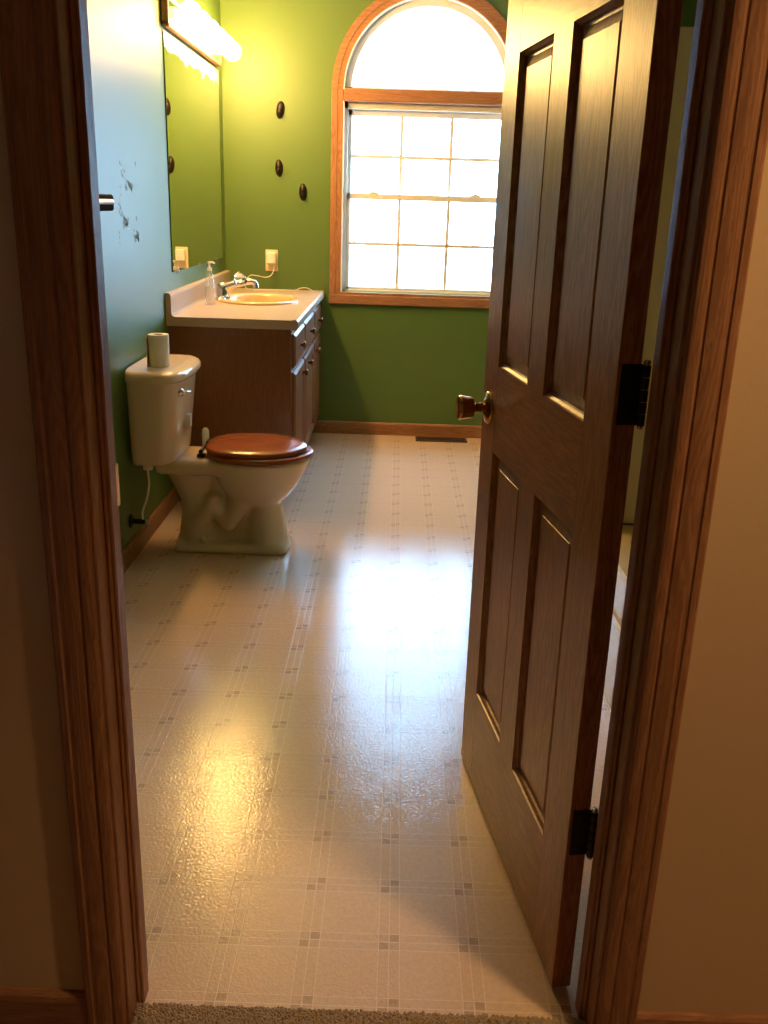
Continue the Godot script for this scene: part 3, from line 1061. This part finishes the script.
func toilet() -> void:
	var t := thing("toilet", "almond two-piece toilet with a closed wooden seat", "toilet", Vector3(LEFT, 0, -2.27))
	part("bowl", nets(bowl_field, Vector3(0.0, -0.02, -0.21), Vector3(0.72, 0.41, 0.21), 0.0095), "china", t)
	part("tank", slab([[0.372, tank_outline(0.160, 0.165)], [0.376, tank_outline(0.176, 0.183)], [0.386, tank_outline(0.184, 0.193)], [0.40, tank_outline(0.188, 0.198)], [0.55, tank_outline(0.203, 0.212)], [0.696, tank_outline(0.217, 0.224)]]), "china", t)
	part("tank_lid", slab([[0.696, tank_outline(0.221, 0.228)], [0.698, tank_outline(0.231, 0.238)], [0.708, tank_outline(0.235, 0.242)], [0.720, tank_outline(0.234, 0.241)], [0.730, tank_outline(0.227, 0.235)], [0.736, tank_outline(0.211, 0.222)], [0.738, tank_outline(0.185, 0.20)]]), "china", t)
	var lv := part("flush_lever", lathe_mesh([Vector2(0.019, 0), Vector2(0.019, 0.008), Vector2(0.016, 0.018), Vector2(0.008, 0.026), Vector2(0, 0.028)], 20, Transform3D(Basis(Vector3(0, -1, 0), Vector3(1, 0, 0), Vector3(0, 0, 1)), Vector3(0.190, 0.652, 0.135))), "chrome", t, "chrome flush lever")
	part("lever_arm", tube_mesh(curve([Vector3(0.208, 0.652, 0.135), Vector3(0.222, 0.651, 0.125), Vector3(0.228, 0.648, 0.10), Vector3(0.230, 0.646, 0.085)], 10), 0.006, 8), "chrome", lv)
	var ring := []
	for s in [[0.390, -0.006], [0.393, 0.0], [0.404, 0.0], [0.409, -0.004], [0.411, -0.01]]:
		ring.append([s[0], egg(0.272 - s[1], 0.692 + s[1], 0.190 + s[1])])
	part("seat", slab(ring), "seat_wood", t, "varnished reddish oak toilet seat")
	var lid := []
	for s in [[0.4125, -0.006], [0.4145, 0.0], [0.422, 0.0], [0.428, -0.003], [0.432, -0.010], [0.436, -0.04], [0.439, -0.09], [0.440, -0.15]]:
		lid.append([s[0], egg(0.268 - s[1], 0.668 + s[1], 0.178 + s[1])])
	part("seat_lid", slab(lid), "seat_wood", t, "varnished reddish oak toilet lid")
	for z in [-0.07, 0.07]:
		var st := st_new()
		box(st, Vector3(0.245, 0.3875, z - 0.016), Vector3(0.275, 0.402, z + 0.016), 0.003)
		tube(st, [Vector3(0.262, 0.414, z - 0.022), Vector3(0.262, 0.414, z + 0.022)], 0.008, 12)
		part("seat_hinge", done(st), "bronze", t)

	# water supply: shut-off valve in the wall and a hose to the tank
	var s := thing("supply_valve", "dark shut-off valve and white hose under the toilet tank", "valve", Vector3(LEFT, 0.152, -2.09))
	part("escutcheon", lathe_mesh([Vector2(0.028, 0.001), Vector2(0.027, 0.005), Vector2(0.012, 0.012), Vector2(0, 0.012)], 20, Transform3D(Basis(Vector3(0, -1, 0), Vector3(1, 0, 0), Vector3(0, 0, 1)), Vector3.ZERO)), "bronze", s)
	part("stub", tube_mesh([Vector3(0.008, 0, 0), Vector3(0.062, 0, 0)], 0.010, 12), "bronze", s)
	part("handle", lathe_mesh([Vector2(0, 0.058), Vector2(0.012, 0.058), Vector2(0.014, 0.062), Vector2(0.014, 0.07), Vector2(0.01, 0.074), Vector2(0, 0.074)], 14, Transform3D(Basis(Vector3(0, -1, 0), Vector3(1, 0, 0), Vector3(0, 0, 1.5)), Vector3.ZERO)), "chrome", s)
	part("hose", tube_mesh(curve([Vector3(0.05, 0.005, 0), Vector3(0.05, 0.04, 0.0), Vector3(0.066, 0.09, -0.012), Vector3(0.072, 0.14, -0.03), Vector3(0.066, 0.18, -0.045), Vector3(0.066, 0.21, -0.05)], 24), 0.0042, 8), "white_plastic", s)
	part("coupling_nut", lathe_mesh([Vector2(0.0, 0.196), Vector2(0.017, 0.196), Vector2(0.019, 0.2), Vector2(0.019, 0.219), Vector2(0, 0.221)], 12, Transform3D(Basis(), Vector3(0.066, -0.001, -0.05))), "white_plastic", s)

	var r := thing("paper_roll", "white paper roll standing on the toilet tank lid", "paper roll", Vector3(-0.757, 0.7385, -2.19))
	part("paper", lathe_mesh([Vector2(0.019, 0.0), Vector2(0.037, 0.0), Vector2(0.038, 0.002), Vector2(0.038, 0.116), Vector2(0.037, 0.118), Vector2(0.019, 0.118), Vector2(0.019, 0.0)], 32), "paper", r)
	part("cardboard_core", lathe_mesh([Vector2(0.0178, 0.001), Vector2(0.0189, 0.001), Vector2(0.0189, 0.117), Vector2(0.0178, 0.117), Vector2(0.0178, 0.001)], 24), "card", r)
	part("loose_sheet", box_mesh(Vector3(-0.039, 0.0, -0.002), Vector3(-0.0378, 0.116, 0.033), 0.0003), "paper", r)

	var c := part("plastic_clip", box_mesh(Vector3(-0.684, 0.500, -2.245), Vector3(-0.655, 0.552, -2.205), 0.004), "white_plastic")
	tag(c, "small white plastic clip stuck to the front of the toilet tank", "clip")

	var b := thing("toilet_brush", "white toilet brush standing in its holder behind the toilet", "brush", Vector3(-0.69, 0, -2.66))
	part("holder", lathe_mesh([Vector2(0, 0), Vector2(0.048, 0), Vector2(0.05, 0.004), Vector2(0.042, 0.13), Vector2(0.044, 0.135), Vector2(0.038, 0.135), Vector2(0.045, 0.006), Vector2(0, 0.006)], 24), "white_plastic", b)
	part("handle", lathe_mesh([Vector2(0, 0.01), Vector2(0.008, 0.012), Vector2(0.008, 0.20), Vector2(0.011, 0.26), Vector2(0.0145, 0.30), Vector2(0.0165, 0.36), Vector2(0.015, 0.382), Vector2(0.009, 0.392), Vector2(0, 0.395)], 18), "white_plastic", b)

# ---- bathtub in its alcove behind the door
func bathtub() -> void:
	var t := thing("bathtub", "beige bathtub behind the open door", "bathtub", Vector3(0, 0, 0))
	var z0 := -1.60
	var z1 := -0.07
	var ap := st_new()
	var poly := PackedVector2Array([Vector2(0.768, 0.0), Vector2(0.80, 0.0), Vector2(0.83, 0.30), Vector2(0.83, 0.37), Vector2(0.795, 0.37), Vector2(0.787, 0.362), Vector2(0.787, 0.245), Vector2(0.782, 0.236), Vector2(0.768, 0.236)])
	extrude(ap, poly, z1 - z0, Transform3D(Basis(), Vector3(0, 0, z0)))
	part("apron", done(ap), "tub_darkened", t)
	# rim and basin as one skin of rounded rectangles
	var rings := []
	for s in [[0.37, 0.0, 0.02], [0.372, 0.075, 0.10], [0.36, 0.09, 0.11], [0.2, 0.115, 0.12], [0.10, 0.15, 0.13], [0.075, 0.21, 0.14]]:
		var ring := []
		var a0: float = 0.83 - 0.035 + s[1]
		var a1: float = RIGHT - 0.002 - s[1]
		var b0: float = z0 + s[1] * 1.1
		var b1: float = z1 - s[1] * 1.1
		var rr: float = s[2]
		for q in 4:
			var cx := a1 - rr if q in [0, 3] else a0 + rr
			var cz := b0 + rr if q in [0, 1] else b1 - rr
			for k in 7:
				var a := PI / 2 * (q + k / 6.0)
				ring.append(Vector3(cx + cos(a) * rr, s[0], cz - sin(a) * rr))
		rings.append(ring)
	var st := st_new()
	loft(st, rings, false, true, [1])
	part("basin", done(st), "tub_darkened", t)
	part("caulk_line", box_mesh(Vector3(0.7635, 0.0, z0), Vector3(0.7679, 0.006, z1), 0.001), "white_plastic", t)
	var s := thing("tub_surround", "beige shower surround panels above the bathtub", "shower surround", Vector3(0, 0, 0))
	part("end_panel", box_mesh(Vector3(0.79, 0.374, -1.611), Vector3(RIGHT - 0.004, 1.832, -1.600), 0.003), "surround_lightened", s)
	part("long_panel", box_mesh(Vector3(RIGHT - 0.012, 0.374, -1.598), Vector3(RIGHT - 0.001, 1.832, -0.07), 0.003), "surround_lightened", s)

# ---- things on the walls
func wall_things() -> void:
	var m := thing("wall_mirror", "frameless rectangular mirror above the vanity", "mirror", Vector3(LEFT, 0, 0))
	part("glass", box_mesh(Vector3(0.0035, 1.026, -4.135), Vector3(0.0055, 1.945, -2.935), 0.0006), "mirror_glass", m)
	part("backing", box_mesh(Vector3(0.0005, 1.027, -4.134), Vector3(0.0034, 1.944, -2.936)), "mirror_edge", m)
	var rng := RandomNumberGenerator.new()
	rng.seed = 9
	var pl := PackedVector2Array([Vector2(4.135, 1.99), Vector2(2.935, 1.99)])
	for k in 40:
		var u := k / 39.0
		pl.append(Vector2(lerpf(2.935, 4.135, u), 1.938 - rng.randf() * 0.010 - 0.012 * absf(sin(u * 17.0)) - (0.02 if k in [13, 14, 25, 26, 35] else 0.0)))
	var st := st_new()
	extrude(st, pl, 0.0008, Transform3D(Basis(Vector3(0, 0, -1), Vector3(0, 1, 0), Vector3(1, 0, 0)), Vector3(0.0056, 0, 0)))
	part("ragged_paint", done(st), "old_paint", m, "ragged strip of old pale paint along the top edge")
	for z in [-3.02, -3.5, -3.95]:
		part("mirror_clip", box_mesh(Vector3(0.001, 1.016, z - 0.012), Vector3(0.009, 1.036, z + 0.012), 0.002), "clear_plastic", m)

	# hooks: dark oval knobs left on the back wall
	var hk := lathe_mesh([Vector2(1.0, 0.0), Vector2(1.0, 0.004), Vector2(0.9, 0.011), Vector2(0.6, 0.019), Vector2(0.3, 0.0225), Vector2(0, 0.0235)], 32, Transform3D(Basis(Vector3(0.0225, 0, 0), Vector3(0, 0, 1), Vector3(0, -0.046, 0)), Vector3.ZERO))
	var peg := lathe_mesh([Vector2(0.007, 0.018), Vector2(0.006, 0.026), Vector2(0.009, 0.032), Vector2(0.007, 0.038), Vector2(0, 0.040)], 14, Transform3D(Basis(Vector3(1, 0, 0), Vector3(0, 0, 1), Vector3(0, -1, 0)), Vector3(0, -0.012, 0)))
	for h in [[-0.553, 1.817, 0.12, "dark oval wall hook nearest the ceiling, left of the window"], [-0.562, 1.516, -0.05, "dark oval wall hook straight below the topmost hook"], [-0.427, 1.392, 0.0, "dark oval wall hook lowest and nearest the window"]]:
		var o := thing("wall_hook", h[3], "hook", Vector3(h[0], h[1], BACK), 0.0, "dark oval hooks on the green wall")
		o.rotation.z = -h[2]
		part("plate", hk, "dark_hook", o)
		part("peg", peg, "dark_hook", o)

	var tb := thing("towel_bar", "dark towel bar on the left wall just past the doorway", "towel bar", Vector3(LEFT, 1.318, -1.945))
	for z in [0.06, 0.60]:
		part("bracket", box_mesh(Vector3(0.0005, -0.026, z - 0.085), Vector3(0.045, 0.026, z + 0.085), 0.006), "dark_wood", tb)
	part("bar", tube_mesh([Vector3(0.056, 0.003, 0.022), Vector3(0.056, 0.003, 0.026), Vector3(0.056, 0.003, 0.034), Vector3(0.056, 0.003, 0.64)], [0.002, 0.006, 0.008, 0.008], 16), "nickel", tb)

	var o := thing("wall_outlet", "ivory electrical outlet on the back wall above the vanity", "outlet", Vector3(-0.607, 1.012, BACK))
	part("cover_plate", box_mesh(Vector3(-0.036, -0.06, 0.0), Vector3(0.036, 0.06, 0.006), 0.003), "ivory_plastic", o)
	for y in [-0.02, 0.02]:
		part("receptacle", box_mesh(Vector3(-0.017, y - 0.014, 0.005), Vector3(0.017, y + 0.014, 0.0085), 0.002), "ivory_plastic", o)
	part("screw", lathe_mesh([Vector2(0.003, 0), Vector2(0.002, 0.001), Vector2(0, 0.0012)], 10, Transform3D(Basis(Vector3(1, 0, 0), Vector3(0, 0, 1), Vector3(0, -1, 0)), Vector3(0, 0, 0.006))), "chrome", o)
	var pa := thing("plug_adapter", "pale plug adapter in the outlet with a white cord across the counter", "adapter", Vector3(-0.605, 1.03, BACK + 0.0085))
	part("adapter_body", box_mesh(Vector3(-0.026, -0.035, 0.0003), Vector3(0.026, 0.03, 0.042), 0.005), "white_plastic", pa)
	part("cord", tube_mesh(curve([Vector3(0.012, -0.03, 0.025), Vector3(0.014, -0.065, 0.03), Vector3(0.0, -0.098, 0.045), Vector3(-0.03, -0.108, 0.07), Vector3(-0.07, -0.098, 0.11), Vector3(-0.105, -0.095, 0.14), Vector3(-0.13, -0.125, 0.15), Vector3(-0.13, -0.165, 0.14), Vector3(-0.06, -0.1765, 0.10), Vector3(0.06, -0.1765, 0.07), Vector3(0.14, -0.173, 0.10), Vector3(0.18, -0.158, 0.12), Vector3(0.215, -0.156, 0.125), Vector3(0.25, -0.174, 0.10), Vector3(0.27, -0.176, 0.05)], 90), 0.0024, 8), "white_plastic", pa)

func small_things() -> void:
	var s := thing("soap_dispenser", "clear pump bottle of soap beside the sink", "soap bottle", Vector3(-0.785, CT + 0.001, -3.33))
	part("bottle", lathe_mesh([Vector2(0, 0), Vector2(0.0225, 0), Vector2(0.024, 0.003), Vector2(0.023, 0.06), Vector2(0.022, 0.115), Vector2(0.017, 0.145), Vector2(0.011, 0.155), Vector2(0.0105, 0.162), Vector2(0, 0.162)], 28), "clear_plastic", s)
	part("soap", lathe_mesh([Vector2(0, 0.002), Vector2(0.020, 0.002), Vector2(0.021, 0.006), Vector2(0.020, 0.085), Vector2(0, 0.085)], 24), "soap", s)
	var p := part("pump", lathe_mesh([Vector2(0, 0.158), Vector2(0.0115, 0.158), Vector2(0.0115, 0.172), Vector2(0.005, 0.175), Vector2(0.0045, 0.192), Vector2(0.008, 0.194), Vector2(0.008, 0.201), Vector2(0, 0.202)], 18), "white_plastic", s)
	part("nozzle", tube_mesh([Vector3(0, 0.198, 0), Vector3(0.02, 0.1985, 0.003), Vector3(0.027, 0.193, 0.004)], [0.005, 0.004, 0.003], 10), "white_plastic", p)
	part("dip_tube", tube_mesh([Vector3(0, 0.004, 0), Vector3(0, 0.15, 0)], 0.002, 6), "white_plastic", p)

	var r := thing("floor_register", "brown metal floor register under the window", "vent", Vector3(0.42, 0.0, BACK + 0.09))
	part("duct_shade_sheet", box_mesh(Vector3(-0.14, -0.0005, -0.04), Vector3(0.14, 0.001, 0.04)), "duct_shade_black", r)  # flat black sheet painting the dark under the slats; there is no hollow
	var st := st_new()
	box(st, Vector3(-0.155, 0, -0.053), Vector3(0.155, 0.006, -0.038), 0.002)
	box(st, Vector3(-0.155, 0, 0.038), Vector3(0.155, 0.006, 0.053), 0.002)
	box(st, Vector3(-0.155, 0, -0.053), Vector3(-0.136, 0.006, 0.053), 0.002)
	box(st, Vector3(0.136, 0, -0.053), Vector3(0.155, 0.006, 0.053), 0.002)
	part("frame", done(st), "register_brown", r)
	var sl := box_mesh(Vector3(-0.0022, 0.001, -0.039), Vector3(0.0022, 0.0052, 0.039), 0.0008)
	for k in 22:
		var o := part("slat", sl, "register_brown", r)
		o.position.x = -0.13 + 0.26 * (k + 0.5) / 22.0
	var rail := part("slat_rail", box_mesh(Vector3(-0.137, 0.001, -0.003), Vector3(0.137, 0.0056, 0.003), 0.0008), "register_brown", r)
	rail.position.y = 0.0

func hall_lamp() -> void:
	var h := thing("ceiling_downlight", "recessed downlight in the hall ceiling, right of the doorway", "lamp", Vector3(0.95, 2.44, 0.52))
	part("trim_ring", lathe_mesh([Vector2(0.062, -0.002), Vector2(0.066, -0.008), Vector2(0.09, -0.006), Vector2(0.094, 0.0), Vector2(0.062, 0.0), Vector2(0.062, -0.002)], 32), "white_plastic", h)
	part("lamp_lens", lathe_mesh([Vector2(0.0, -0.004), Vector2(0.06, -0.003), Vector2(0.062, -0.001), Vector2(0.0, -0.001)], 32), "hall_glow", h)
	var l := SpotLight3D.new()
	l.name = "downlight"
	l.light_color = c8(255, 206, 140)
	l.light_energy = HALL_LAMP
	l.light_size = 0.05
	l.spot_range = 12.0
	l.spot_attenuation = 2.0
	l.spot_angle = 49.0
	l.spot_angle_attenuation = 0.8
	l.shadow_enabled = true
	h.add_child(l)
	l.position = Vector3(0, -0.02, 0)
	l.rotation.x = -PI / 2
